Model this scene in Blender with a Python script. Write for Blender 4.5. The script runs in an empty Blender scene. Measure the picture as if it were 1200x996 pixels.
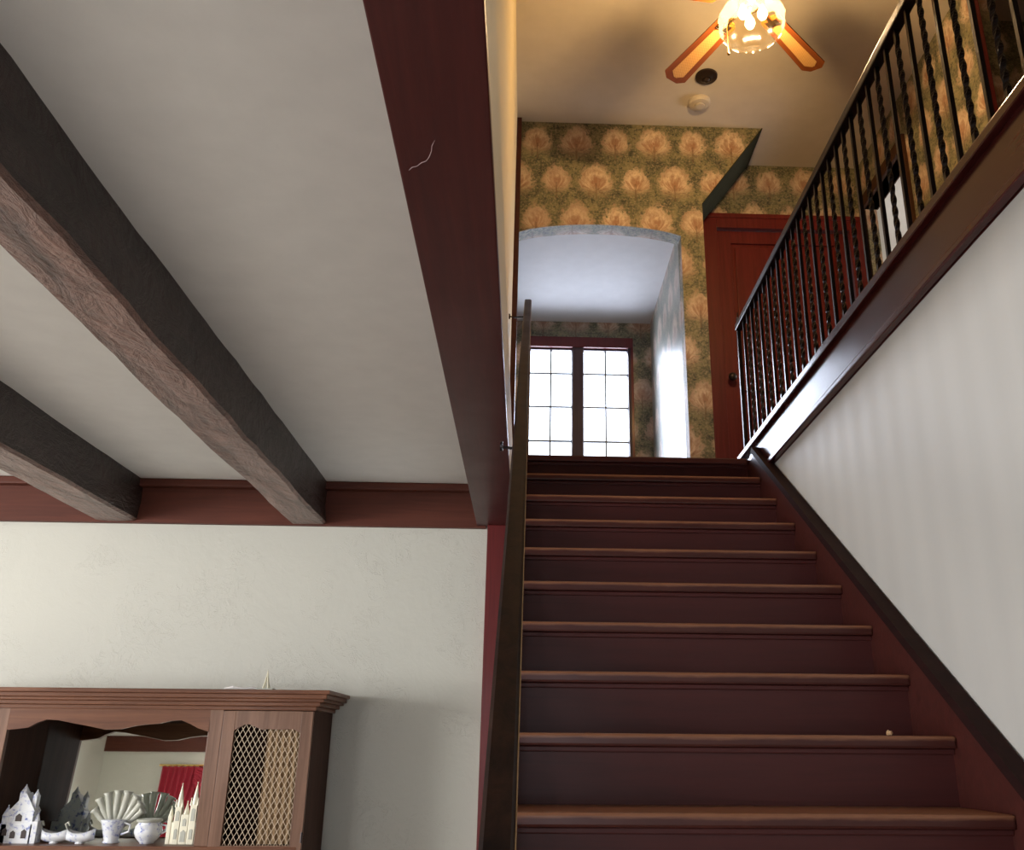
import bpy, bmesh, math, random
from mathutils import Vector, Matrix, noise
random.seed(7)
EYE = 1.527            # eye height above the lower floor; all z below are written relative to the eye
S = bpy.context.scene
C = S.collection
PI = math.pi

# ------------------------------------------------------------------ camera
cam_d = bpy.data.cameras.new('camera'); cam = bpy.data.objects.new('camera', cam_d); C.objects.link(cam)
f, px, py = 1055.0, 655.0, 498.0
Yc = Vector((614-px, -(869-py), -f)).normalized()
Zc = Vector((25.0, 2998.0, -f)); Zc = (Zc - Zc.dot(Yc)*Yc).normalized()
Xc = Yc.cross(Zc)
cam.rotation_euler = Matrix((Xc, Yc, Zc)).to_3x3().to_euler()   # rows = world axes in camera space -> camera to world
cam.location = (0, 0, EYE)
cam_d.sensor_fit = 'HORIZONTAL'; cam_d.sensor_width = 36.0
cam_d.lens = f/1200*36.0
cam_d.shift_x = (600-px)/1200
cam_d.clip_start = 0.02
S.camera = cam

# ------------------------------------------------------------------ world, light, exposure
S.view_settings.view_transform = 'Standard'; S.view_settings.look = 'None'
S.view_settings.exposure = 0.0; S.view_settings.gamma = 1.0
W = bpy.data.worlds.new('World'); S.world = W; W.use_nodes = True
bg = W.node_tree.nodes['Background']
bg.inputs[0].default_value = (0.82, 0.90, 1.0, 1); bg.inputs[1].default_value = 4.0

def area(name, loc, target, sx, sy, power, col):
    l = bpy.data.lights.new(name, 'AREA'); l.shape = 'RECTANGLE'; l.size = sx; l.size_y = sy
    l.energy = power; l.color = col
    o = bpy.data.objects.new(name, l); C.objects.link(o)
    o.location = (loc[0], loc[1], loc[2]+EYE)
    d = Vector(target)-Vector(loc); o.rotation_euler = d.to_track_quat('-Z', 'Y').to_euler()
    return o
# daylight through the windows of the lower room (left wall and back wall) and the landing / bedroom windows
area('window_daylight', (-6.25, 0.6, 0.1), (-2.6, 0.9, -1.5), 2.6, 1.6, 420, (1.0, 0.985, 0.96))
area('window_daylight', (-3.9, -5.25, 0.1), (-3.9, 0, -0.4), 1.1, 1.4, 90, (1.0, 0.985, 0.96))
area('window_daylight', (-0.3, -5.25, 0.0), (-0.3, 0, -0.2), 2.2, 1.9, 12, (0.97, 0.985, 1.0))
area('window_daylight', (0.4, 7.2, 2.75), (0.7, 4.0, 1.9), 0.9, 1.2, 75, (0.80, 0.86, 1.0))
area('window_daylight', (5.0, 5.4, 2.7), (3.0, 5.3, 2.5), 1.0, 1.2, 55, (1.0, 0.97, 0.92))

# ------------------------------------------------------------------ materials
def mat(name):
    m = bpy.data.materials.new(name); m.use_nodes = True
    nt = m.node_tree; return m, nt, nt.nodes['Principled BSDF']
def nd(nt, t, **kw):
    n = nt.nodes.new(t)
    for k, v in kw.items(): setattr(n, k, v)
    return n
def mth(nt, op, a, b=None, c=None):
    n = nt.nodes.new('ShaderNodeMath'); n.operation = op
    for i, v in enumerate((a, b, c)):
        if v is None: continue
        if isinstance(v, (int, float)): n.inputs[i].default_value = v
        else: nt.links.new(v, n.inputs[i])
    return n.outputs[0]
def mix(nt, fac, a, b, blend='MIX'):
    n = nt.nodes.new('ShaderNodeMix'); n.data_type = 'RGBA'; n.blend_type = blend
    for i, v in ((0, fac), (6, a), (7, b)):
        if isinstance(v, (int, float)): n.inputs[i].default_value = v
        elif isinstance(v, (tuple, list)): n.inputs[i].default_value = (*v[:3], 1)
        else: nt.links.new(v, n.inputs[i])
    return n.outputs[2]
def ramp(nt, fac, stops):
    n = nt.nodes.new('ShaderNodeValToRGB'); e = n.color_ramp.elements
    while len(e) < len(stops): e.new(0.5)
    for i, (p, c) in enumerate(stops): e[i].position = p; e[i].color = (*c[:3], 1) if len(c) > 2 else c
    nt.links.new(fac, n.inputs[0]); return n.outputs[0]
def coords(nt, scale=(1,1,1), kind='Object', loc=(0,0,0)):
    tc = nt.nodes.new('ShaderNodeTexCoord'); mp = nt.nodes.new('ShaderNodeMapping')
    mp.inputs['Scale'].default_value = scale; mp.inputs['Location'].default_value = loc
    nt.links.new(tc.outputs[kind], mp.inputs[0]); return mp.outputs[0]
def noise_t(nt, vec, scale, detail=4, rough=.55, dist=0):
    n = nt.nodes.new('ShaderNodeTexNoise'); n.inputs['Scale'].default_value = scale
    n.inputs['Detail'].default_value = detail; n.inputs['Roughness'].default_value = rough
    n.inputs['Distortion'].default_value = dist; nt.links.new(vec, n.inputs[0]); return n.outputs[0]
def bump(nt, h, strength, dist, b):
    n = nt.nodes.new('ShaderNodeBump'); n.inputs['Strength'].default_value = strength
    n.inputs['Distance'].default_value = dist; nt.links.new(h, n.inputs['Height']); nt.links.new(n.outputs[0], b.inputs['Normal'])

def wood(name, c1, c2, axis='X', rough=.3, grain=1.0, coat=0.0, worn=None, bmp=.15, spec=.22):
    m, nt, b = mat(name)
    s = {'X': (1.2, 22, 22), 'Y': (22, 1.2, 22), 'Z': (22, 22, 1.2)}[axis]
    v = coords(nt, s)
    g = noise_t(nt, v, 1.6, 6, .65, .6)
    big = noise_t(nt, coords(nt, (1,1,1)), 3.0, 4, .6)
    col = ramp(nt, g, [(.32, c1), (.68, c2)])
    col = mix(nt, mth(nt, 'MULTIPLY', big, .5*grain), col, c1)
    if worn:
        so = nd(nt, 'ShaderNodeSeparateXYZ'); nt.links.new(coords(nt), so.inputs[0])   # wear on the walked-on top edge
        wz = mth(nt, 'MULTIPLY_ADD', noise_t(nt, coords(nt, (3, 20, 20)), 1.3, 6, .7), .02, so.outputs[2])
        w = ramp(nt, mth(nt, 'MULTIPLY_ADD', wz, 30.0, .5), [(.38, (0,0,0)), (.62, (1,1,1))])
        col = mix(nt, w, col, worn)
    nt.links.new(col, b.inputs['Base Color'])
    rr = mth(nt, 'MULTIPLY_ADD', big, .25, rough-.1); nt.links.new(rr, b.inputs['Roughness'])
    b.inputs['Specular IOR Level'].default_value = spec
    if coat: b.inputs['Coat Weight'].default_value = coat; b.inputs['Coat Roughness'].default_value = .15
    bump(nt, g, bmp, .004, b)
    return m
def plain(name, col, rough=.5, metal=0.0, var=.08, bscale=40, bstr=.05):
    m, nt, b = mat(name)
    n = noise_t(nt, coords(nt), 9, 4)
    c = mix(nt, n, tuple(x*(1-var) for x in col), tuple(min(1, x*(1+var)) for x in col))
    nt.links.new(c, b.inputs['Base Color']); b.inputs['Roughness'].default_value = rough
    b.inputs['Metallic'].default_value = metal
    if bstr: bump(nt, noise_t(nt, coords(nt), bscale, 4), bstr, .004, b)
    return m
def plaster(name, col, amp=.35, scale=3.2):
    m, nt, b = mat(name)
    v = coords(nt)
    a = noise_t(nt, v, scale, 6, .6, .8)
    k = noise_t(nt, v, scale*5, 5, .6, 1.4)
    ridge = ramp(nt, k, [(.47, (0,0,0)), (.5, (1,1,1)), (.53, (0,0,0))])
    m2 = ramp(nt, a, [(.5, (0,0,0)), (.62, (1,1,1))])
    h = mth(nt, 'MULTIPLY_ADD', mth(nt, 'MULTIPLY', ridge, m2), .6, mth(nt, 'ADD', a, mth(nt, 'MULTIPLY', k, .25)))
    bump(nt, h, amp, .012, b)
    c = mix(nt, a, tuple(x*.95 for x in col), col)
    nt.links.new(c, b.inputs['Base Color']); b.inputs['Roughness'].default_value = .75
    return m

def wallpaper(name, window_glow=0.0, rough=.6):
    # staggered rows of round blossoming trees on a mossy ground, printed on the paper
    m, nt, b = mat(name)
    geo = nd(nt, 'ShaderNodeNewGeometry')
    sp = nd(nt, 'ShaderNodeSeparateXYZ'); nt.links.new(geo.outputs['Position'], sp.inputs[0])
    sn = nd(nt, 'ShaderNodeSeparateXYZ'); nt.links.new(geo.outputs['True Normal'], sn.inputs[0])
    flat = mth(nt, 'GREATER_THAN', mth(nt, 'ABSOLUTE', sn.outputs[2]), .6)
    u0 = mth(nt, 'ADD', sp.outputs[0], mth(nt, 'MULTIPLY', sp.outputs[1], mth(nt, 'SUBTRACT', 1.0, flat)))
    w = mth(nt, 'ADD', sp.outputs[2], mth(nt, 'MULTIPLY', sp.outputs[1], flat))
    SX, SZ = .27, .315
    U = mth(nt, 'DIVIDE', mth(nt, 'SUBTRACT', u0, .013+5.24-.135), SX)
    V = mth(nt, 'DIVIDE', mth(nt, 'SUBTRACT', w, 3.945-.1575+EYE-.315*12), SZ)
    row = mth(nt, 'FLOOR', V); fv = mth(nt, 'SUBTRACT', V, row)
    odd = mth(nt, 'MODULO', row, 2.0)
    U2 = mth(nt, 'ADD', U, mth(nt, 'MULTIPLY', odd, .5))
    colid = mth(nt, 'FLOOR', U2); fu = mth(nt, 'SUBTRACT', U2, colid)
    alt = mth(nt, 'MODULO', mth(nt, 'ABSOLUTE', mth(nt, 'ADD', colid, row)), 2.0)
    X = mth(nt, 'MULTIPLY', mth(nt, 'SUBTRACT', fu, .5), SX)
    Z = mth(nt, 'MULTIPLY', mth(nt, 'SUBTRACT', fv, .47), SZ)
    vec = nd(nt, 'ShaderNodeCombineXYZ'); nt.links.new(u0, vec.inputs[0]); nt.links.new(w, vec.inputs[2])
    n1 = noise_t(nt, vec.outputs[0], 34, 4, .7); n2 = noise_t(nt, vec.outputs[0], 9, 5, .65); n3 = noise_t(nt, vec.outputs[0], 70, 3, .7)
    # crown: slightly narrower towards the top
    rad = mth(nt, 'MULTIPLY_ADD', alt, .020, .108)
    Xn = mth(nt, 'DIVIDE', X, mth(nt, 'MULTIPLY_ADD', Z, -1.6, 1.0))
    r = mth(nt, 'SQRT', mth(nt, 'ADD', mth(nt, 'MULTIPLY', Xn, Xn), mth(nt, 'MULTIPLY', mth(nt, 'MULTIPLY', Z, Z), .72)))
    ang = mth(nt, 'ARCTAN2', X, mth(nt, 'ADD', Z, .09))
    pv = nd(nt, 'ShaderNodeCombineXYZ'); nt.links.new(mth(nt, 'MULTIPLY', ang, 4.5), pv.inputs[0]); nt.links.new(mth(nt, 'MULTIPLY', r, 26), pv.inputs[1])
    nt.links.new(mth(nt, 'MULTIPLY_ADD', colid, 3.7, mth(nt, 'MULTIPLY', row, 7.3)), pv.inputs[2])
    polar = noise_t(nt, pv.outputs[0], 1.0, 5, .7)
    rn = mth(nt, 'ADD', mth(nt, 'DIVIDE', r, rad), mth(nt, 'ADD', mth(nt, 'MULTIPLY', mth(nt, 'SUBTRACT', n1, .5), .9), mth(nt, 'MULTIPLY', mth(nt, 'SUBTRACT', polar, .5), 1.5)))
    crown = ramp(nt, rn, [(.70, (1,1,1)), (.98, (0,0,0))])
    low = ramp(nt, mth(nt, 'ADD', mth(nt, 'MULTIPLY', Z, 6.0), mth(nt, 'MULTIPLY_ADD', n1, .6, .45)), [(.15, (0,0,0)), (.5, (1,1,1))])
    crown = mth(nt, 'MULTIPLY', crown, mth(nt, 'MULTIPLY_ADD', low, .7, .3))
    rayf = ramp(nt, polar, [(.32, (0,0,0)), (.62, (1,1,1))])
    pink = mix(nt, rayf, (.33,.215,.15), (.70,.56,.43))
    pink = mix(nt, ramp(nt, mth(nt, 'ADD', rn, mth(nt, 'MULTIPLY', Z, 3.0)), [(.05, (1,1,1)), (.55, (0,0,0))]), pink, (.34,.18,.11))
    wn = nd(nt, 'ShaderNodeTexWhiteNoise'); wn.noise_dimensions = '2D'; cv = nd(nt, 'ShaderNodeCombineXYZ')
    nt.links.new(colid, cv.inputs[0]); nt.links.new(row, cv.inputs[1]); nt.links.new(cv.outputs[0], wn.inputs[0])
    pink = mix(nt, mth(nt, 'MULTIPLY', wn.outputs[0], .45), pink, (.30,.20,.16))
    ground = ramp(nt, n2, [(.32, (.040,.042,.032)), (.47, (.105,.105,.060)), (.58, (.19,.18,.10)), (.72, (.30,.24,.15))])
    ground = mix(nt, ramp(nt, n3, [(.46, (0,0,0)), (.66, (1,1,1))]), ground, (.30,.25,.17))
    ground = mix(nt, ramp(nt, n1, [(.36, (1,1,1)), (.50, (0,0,0))]), ground, (.035,.040,.030))
    trunk = mth(nt, 'MULTIPLY', mth(nt, 'LESS_THAN', mth(nt, 'ABSOLUTE', X), .006), mth(nt, 'LESS_THAN', Z, -.02))
    c = mix(nt, crown, ground, pink)
    c = mix(nt, mth(nt, 'MULTIPLY', trunk, .45), c, (.12,.06,.03))
    if window_glow: c = mix(nt, window_glow, c, (.62,.70,.72))  # pale blue window light mixed into the paper colour
    nt.links.new(c, b.inputs['Base Color']); b.inputs['Roughness'].default_value = rough
    bump(nt, n1, .06, .003, b)
    return m

def striped(name):
    m, nt, b = mat(name)
    geo = nd(nt, 'ShaderNodeNewGeometry'); sp = nd(nt, 'ShaderNodeSeparateXYZ'); nt.links.new(geo.outputs['Position'], sp.inputs[0])
    s = mth(nt, 'SINE', mth(nt, 'MULTIPLY', sp.outputs[1], 2*PI/.16))
    s = mth(nt, 'MULTIPLY_ADD', s, .5, .5)
    n = noise_t(nt, coords(nt, (1, 14, 1)), 2.0, 4)
    k = mth(nt, 'MULTIPLY_ADD', n, .6, mth(nt, 'MULTIPLY', s, .5))
    c = mix(nt, k, (.42,.41,.395), (.45,.44,.42))
    nt.links.new(c, b.inputs['Base Color'])
    nt.links.new(mth(nt, 'MULTIPLY_ADD', s, -.05, .62), b.inputs['Roughness'])
    bump(nt, noise_t(nt, coords(nt), 60, 3), .06, .003, b)
    return m

M = {}
M['red'] = wood('red_stained_wood', (.036,.0085,.0065), (.060,.013,.010), 'X', .42, coat=.08)
M['redY'] = wood('red_stained_wood_along', (.042,.008,.0075), (.072,.0145,.012), 'Y', .4, coat=.1)
M['redZ'] = wood('red_stained_wood_upright', (.095,.012,.012), (.16,.021,.020), 'Z', .36, coat=.1)
M['riser'] = wood('riser_wood', (.044,.0088,.0078), (.070,.0142,.012), 'X', .45, coat=.03)
M['tread'] = wood('tread_wood', (.040,.009,.007), (.062,.015,.010), 'X', .36, coat=.1, worn=(.20,.085,.045))
M['fascia'] = wood('fascia_wood', (.045,.0095,.009), (.070,.014,.012), 'Y', .2, coat=.12, bmp=.05)
M['crown'] = wood('crown_board_wood', (.075,.020,.012), (.12,.034,.020), 'X', .5)
M['cab'] = wood('cabinet_wood', (.085,.030,.014), (.19,.075,.036), 'X', .38, coat=.05)
M['cabZ'] = wood('cabinet_wood_upright', (.115,.058,.036), (.24,.13,.085), 'Z', .42, coat=.05)
M['cabD'] = wood('cabinet_wood_dark', (.040,.018,.011), (.070,.030,.018), 'Z', .6, spec=.1)  # on the hutch dividers this dark tone stands in for shade
M['rail'] = wood('black_brown_rail', (.010,.007,.007), (.035,.017,.012), 'Y', .35, spec=.06)
M['iron'] = plain('black_iron', (.022,.016,.016), .32, .6, bscale=90, bstr=.2)
M['ceil'] = plain('ceiling_paint', (.72,.71,.685), .8, bscale=14, bstr=.12)
M['ceilU'] = plain('upper_ceiling_paint', (.60,.55,.50), .75, bscale=10, bstr=.08)
M['alcv'] = plain('alcove_ceiling_paint', (.70,.70,.72), .8)
M['wall'] = plaster('cream_plaster', (.575,.565,.505))
M['side'] = plaster('stairwell_plaster', (.66,.57,.40), .25, 5)
M['edging'] = None
M['white'] = plain('white_paint', (.75,.74,.70), .7)
M['paper'] = wallpaper('tree_wallpaper')
M['paperGlow'] = wallpaper('tree_wallpaper_satin_glow', .22, .38)  # satin paper with the window's glow tinted into it
M['edging'] = plain('dark_green_edging', (.035,.034,.020), .9, var=.3)
M['edging'].node_tree.nodes['Principled BSDF'].inputs['Specular IOR Level'].default_value = .08
M['stripe'] = striped('striped_wallpaper')
M['floor'] = wood('floor_planks', (.44,.40,.36), (.56,.52,.47), 'Y', .5)
M['frameB'] = wood('window_wood', (.035,.022,.035), (.06,.035,.05), 'Z', .4)
M['lead'] = plain('leaded_bar', (.06,.065,.08), .4, .5)
M['brass'] = plain('brass', (.72,.48,.16), .25, 1.0, bstr=0)
M['wire'] = plain('tarnished_wire', (.42,.33,.24), .4, .8, bstr=0)
M['tan'] = plain('tan_fabric', (.26,.17,.09), .9, bscale=120, bstr=.3)
M['cream'] = plain('cream_porcelain', (.74,.70,.55), .3)
M['grey_china'] = plain('grey_glazed_china', (.42,.42,.36), .3)
M['det'] = plain('detector_plastic', (.50,.45,.40), .5)
M['blackp'] = plain('dark_bronze', (.03,.02,.018), .4, .5)
M['crumb'] = plain('pale_scrap', (.45,.28,.15), .8)
M['thread'] = plain('pale_thread', (.30,.20,.20), .8)
M['curtain'] = plain('red_velvet', (.32,.012,.03), .7, bscale=60, bstr=.2)
M['lace'] = plain('white_lace', (.75,.72,.70), .9)

def hewn(name, c1, c2):
    m, nt, b = mat(name)
    v = coords(nt, (5, 1.3, 5)); g = noise_t(nt, v, 2.2, 8, .68, 1.6)
    w = noise_t(nt, coords(nt, (4, 3, 4)), 3.0, 5, .6, 2.5)
    col = ramp(nt, g, [(.3, c1), (.52, tuple((a+b_)/2 for a, b_ in zip(c1, c2))), (.72, c2)])
    crack = ramp(nt, w, [(.485, (1,1,1)), (.5, (.35,.35,.35)), (.515, (1,1,1))])
    col = mix(nt, .8, col, crack, 'MULTIPLY')
    nt.links.new(col, b.inputs['Base Color']); b.inputs['Roughness'].default_value = .36; b.inputs['Coat Weight'].default_value = .15; b.inputs['Coat Roughness'].default_value = .28
    bump(nt, mth(nt, 'ADD', g, mth(nt, 'MULTIPLY', w, .8)), .9, .02, b)
    return m
M['hewn'] = hewn('dark_beam_side', (.016,.010,.008), (.060,.036,.030))
M['hewnU'] = hewn('pale_beam_underside', (.060,.028,.021), (.29,.155,.12))

def floral(name):
    m, nt, b = mat(name)
    v = noise_t(nt, coords(nt), 42, 3, .6)
    c = ramp(nt, v, [(.34, (.16,.20,.42)), (.40, (.50,.52,.66)), (.47, (.68,.70,.74)), (.60, (.72,.73,.75))])
    nt.links.new(c, b.inputs['Base Color']); b.inputs['Roughness'].default_value = .15
    return m
M['china'] = floral('blue_flower_china')
def blade_cane():
    m, nt, b = mat('cane_panel')
    ck = nd(nt, 'ShaderNodeTexChecker'); ck.inputs['Scale'].default_value = 160
    nt.links.new(coords(nt), ck.inputs[0]); ck.inputs[1].default_value = (.62,.36,.12,1); ck.inputs[2].default_value = (.42,.21,.06,1)
    nt.links.new(ck.outputs[0], b.inputs['Base Color']); b.inputs['Roughness'].default_value = .6
    return m
M['cane'] = blade_cane()
M['cap'] = wood('dark_cap_wood', (.012,.005,.005), (.024,.009,.008), 'Y', .6, spec=.06)
M['edge'] = wood('tan_rail_edge', (.20,.12,.06), (.34,.22,.12), 'Y', .4)
M['blade'] = wood('fan_blade_wood', (.14,.038,.010), (.24,.070,.018), 'X', .35)
def glassy(name, tint, gl=.12, rough=.03, trans=0.0):
    m = bpy.data.materials.new(name); m.use_nodes = True; nt = m.node_tree
    for n in list(nt.nodes): nt.nodes.remove(n)
    o = nt.nodes.new('ShaderNodeOutputMaterial'); t = nt.nodes.new('ShaderNodeBsdfTransparent'); g = nt.nodes.new('ShaderNodeBsdfGlossy')
    t.inputs[0].default_value = (*tint, 1); g.inputs['Roughness'].default_value = rough
    mx = nt.nodes.new('ShaderNodeMixShader'); lw = nt.nodes.new('ShaderNodeLayerWeight'); lw.inputs[0].default_value = .25
    nt.links.new(mth(nt, 'MULTIPLY_ADD', lw.outputs['Fresnel'], .12 if trans else .5, gl), mx.inputs[0])
    nt.links.new(t.outputs[0], mx.inputs[1]); nt.links.new(g.outputs[0], mx.inputs[2])
    last = mx.outputs[0]
    if trans:
        tr = nt.nodes.new('ShaderNodeBsdfTranslucent'); tr.inputs[0].default_value = (1,.93,.75,1)
        m2 = nt.nodes.new('ShaderNodeMixShader'); m2.inputs[0].default_value = trans
        nt.links.new(last, m2.inputs[1]); nt.links.new(tr.outputs[0], m2.inputs[2]); last = m2.outputs[0]
    nt.links.new(last, o.inputs[0]); return m
M['pane'] = glassy('window_glass', (.97,.98,1.0), .04)
M['globe'] = glassy('ribbed_lamp_glass', (1.0,.90,.66), .01, .2, .035)
def mirror_m():
    m, nt, b = mat('mirror_glass'); b.inputs['Metallic'].default_value = 1; b.inputs['Roughness'].default_value = .012
    nt.links.new(mix(nt, noise_t(nt, coords(nt), 4, 3), (.90,.95,.90), (.94,.97,.92)), b.inputs['Base Color']); return m
M['mirror'] = mirror_m()
def bulb_m():
    m = bpy.data.materials.new('lit_bulb'); m.use_nodes = True; nt = m.node_tree
    for n in list(nt.nodes): nt.nodes.remove(n)
    o = nt.nodes.new('ShaderNodeOutputMaterial'); t = nt.nodes.new('ShaderNodeBsdfTransparent'); e = nt.nodes.new('ShaderNodeEmission'); ad = nt.nodes.new('ShaderNodeAddShader')
    e.inputs[0].default_value = (1,.78,.42,1); e.inputs[1].default_value = 3.5
    nt.links.new(t.outputs[0], ad.inputs[0]); nt.links.new(e.outputs[0], ad.inputs[1]); nt.links.new(ad.outputs[0], o.inputs[0]); return m
M['bulb'] = bulb_m()

# ------------------------------------------------------------------ mesh helpers (all bmesh, z relative to the eye)
def box(bm, x0, x1, y0, y1, z0, z1, bev=0):
    vs = [bm.verts.new((x, y, z)) for x in (x0, x1) for y in (y0, y1) for z in (z0, z1)]
    F = [(0,1,3,2), (4,6,7,5), (0,4,5,1), (2,3,7,6), (0,2,6,4), (1,5,7,3)]
    fs = [bm.faces.new([vs[i] for i in q]) for q in F]
    if bev:
        es = {e for q in fs for e in q.edges}
        bmesh.ops.bevel(bm, geom=list(es), offset=bev, segments=2, affect='EDGES', profile=.6)
    return fs
def prism(bm, pts, axis, a, b_, bev=0):
    def P(p, q):
        u, v = p
        return {'X': (q, u, v), 'Y': (u, q, v), 'Z': (u, v, q)}[axis]
    A = [bm.verts.new(P(p, a)) for p in pts]; B = [bm.verts.new(P(p, b_)) for p in pts]
    n = len(pts); fs = [bm.faces.new(A), bm.faces.new(B[::-1])]
    for i in range(n): fs.append(bm.faces.new((A[i], B[i], B[(i+1) % n], A[(i+1) % n])))
    bmesh.ops.recalc_face_normals(bm, faces=fs)
    return fs
def tube(bm, pts, r, n=8, cap=True):
    pts = [Vector(p) for p in pts]; rs = r if isinstance(r, (list, tuple)) else [r]*len(pts)
    rings = []; up = None
    for i, p in enumerate(pts):
        d = (pts[min(i+1, len(pts)-1)]-pts[max(i-1, 0)]).normalized()
        if up is None: up = d.orthogonal().normalized()
        s = d.cross(up)
        if s.length < 1e-5: s = d.orthogonal()
        s.normalize(); up = s.cross(d).normalized()
        rings.append([bm.verts.new(p+(s*math.cos(2*PI*k/n)+up*math.sin(2*PI*k/n))*rs[i]) for k in range(n)])
    for a, b_ in zip(rings, rings[1:]):
        for k in range(n): bm.faces.new((a[k], a[(k+1) % n], b_[(k+1) % n], b_[k]))
    if cap: bm.faces.new(rings[0][::-1]); bm.faces.new(rings[-1])
def lathe(bm, prof, c, n=24, scal=None, close=True):
    rings = []
    for (r, z) in prof:
        ring = []
        for k in range(n):
            a = 2*PI*k/n; rr = r*(scal(a, z) if scal else 1)
            ring.append(bm.verts.new((c[0]+rr*math.cos(a), c[1]+rr*math.sin(a), c[2]+z)))
        rings.append(ring)
    for a, b_ in zip(rings, rings[1:]):
        for k in range(n): bm.faces.new((a[k], a[(k+1) % n], b_[(k+1) % n], b_[k]))
    if close: bm.faces.new(rings[0][::-1]); bm.faces.new(rings[-1])
def loc_of(o):
    p = Vector(o.location)
    while o.parent: o = o.parent; p += Vector(o.location)
    return p
def obj(name, bm, m, parent=None, origin=None, smooth=False):
    bmesh.ops.recalc_face_normals(bm, faces=bm.faces[:])
    co = [v.co for v in bm.verts]
    if origin is None:
        origin = Vector(((min(c.x for c in co)+max(c.x for c in co))/2, (min(c.y for c in co)+max(c.y for c in co))/2, min(c.z for c in co)))
    origin = Vector(origin)
    bmesh.ops.translate(bm, vec=-origin, verts=bm.verts[:])
    me = bpy.data.meshes.new(name); bm.to_mesh(me); bm.free()
    if smooth:
        for p in me.polygons: p.use_smooth = True
    me.materials.append(M[m] if isinstance(m, str) else m)
    o = bpy.data.objects.new(name, me); C.objects.link(o)
    if parent: o.parent = parent; o.location = origin-loc_of(parent)
    else: o.location = origin
    return o
def piece(name, parent, m, x0, x1, y0, y1, z0, z1, bev=0):
    bm = bmesh.new(); box(bm, x0, x1, y0, y1, z0, z1, bev); return obj(name, bm, m, parent)
def thing(name, label, cat, loc, group=None):
    o = bpy.data.objects.new(name, None); C.objects.link(o); o.location = loc; o.empty_display_size = .1
    o['label'] = label; o['category'] = cat
    if group: o['group'] = group
    return o
def tag(o, label, cat, group=None):
    o['label'] = label; o['category'] = cat
    if group: o['group'] = group
    return o
def struct(name, bm, m, label, cat, parent=None):
    o = obj(name, bm, m, parent)
    if not parent: o['kind'] = 'structure'; tag(o, label, cat)
    return o
def sbox(name, m, label, cat, *a):
    bm = bmesh.new(); box(bm, *a); return struct(name, bm, m, label, cat)

# ------------------------------------------------------------------ setting: lower storey
FL = -EYE
ZC = 4.09           # upper ceiling
LF = 1.40           # landing floor
sbox('floor', 'floor', 'pale floor of the lower room', 'floor', -6.3, 1.3, -5.3, 4.7, FL-.1, FL)
bm = bmesh.new(); box(bm, -6.3, -.25, -5.3, 4.7, 1.24, 1.40); box(bm, -.25, 1.3, -5.3, -.5, 1.24, 1.40)
struct('ceiling', bm, 'ceil', 'grey white ceiling between the dark beams', 'ceiling')
bm = bmesh.new(); box(bm, -6.3, -.207, 4.52, 4.66, FL, 1.24); box(bm, -.207, 1.29, 4.67, 4.78, FL, 1.25)
struct('wall_back', bm, 'wall', 'cream textured plaster wall behind the hutch', 'wall')
# stairwell wall under the upper hall
bm = bmesh.new(); box(bm, 1.17, 1.29, -5.3, 4.44, FL, 1.26)
struct('wall_right', bm, 'stripe', 'pale tone on tone striped wall beside the stairs', 'wall')
# left wall with a window opening, far wall with two openings (both behind the viewer)
bm = bmesh.new()
box(bm, -6.15, -6.0, -5.3, -.7, FL, 1.24); box(bm, -6.15, -6.0, 1.9, 4.52, FL, 1.24)
box(bm, -6.15, -6.0, -.7, 1.9, FL, -.8); box(bm, -6.15, -6.0, -.7, 1.9, .8, 1.24)
struct('wall_left', bm, 'wall', 'cream plaster wall with a wide window opening', 'wall')
bm = bmesh.new()
for a in ((-6.15,-4.45,FL,1.24), (-4.45,-3.35,FL,-.6), (-4.45,-3.35,.8,1.24), (-3.35,-1.4,FL,1.24), (-1.4,.8,.95,1.24), (-1.4,.8,FL,-.95), (.8,1.3,FL,1.24)):
    box(bm, a[0], a[1], -5.15, -5.0, a[2], a[3])
struct('wall_front', bm, 'wall', 'cream plaster wall with two window openings opposite the stairs', 'wall')
bm = bmesh.new(); box(bm, -6.0, 1.17, -5.0, -4.96, 1.03, 1.24)
struct('trim_3', bm, 'crown', 'red brown crown board seen in the hutch mirror', 'trim')
# crown board over the back wall
bm = bmesh.new(); box(bm, -6.0, -.215, 4.49, 4.52, 1.02, 1.205); box(bm, -6.0, -.215, 4.445, 4.52, 1.20, 1.24, .008)
struct('trim_1', bm, 'crown', 'red brown crown board where the cream wall meets the ceiling', 'trim')

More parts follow.
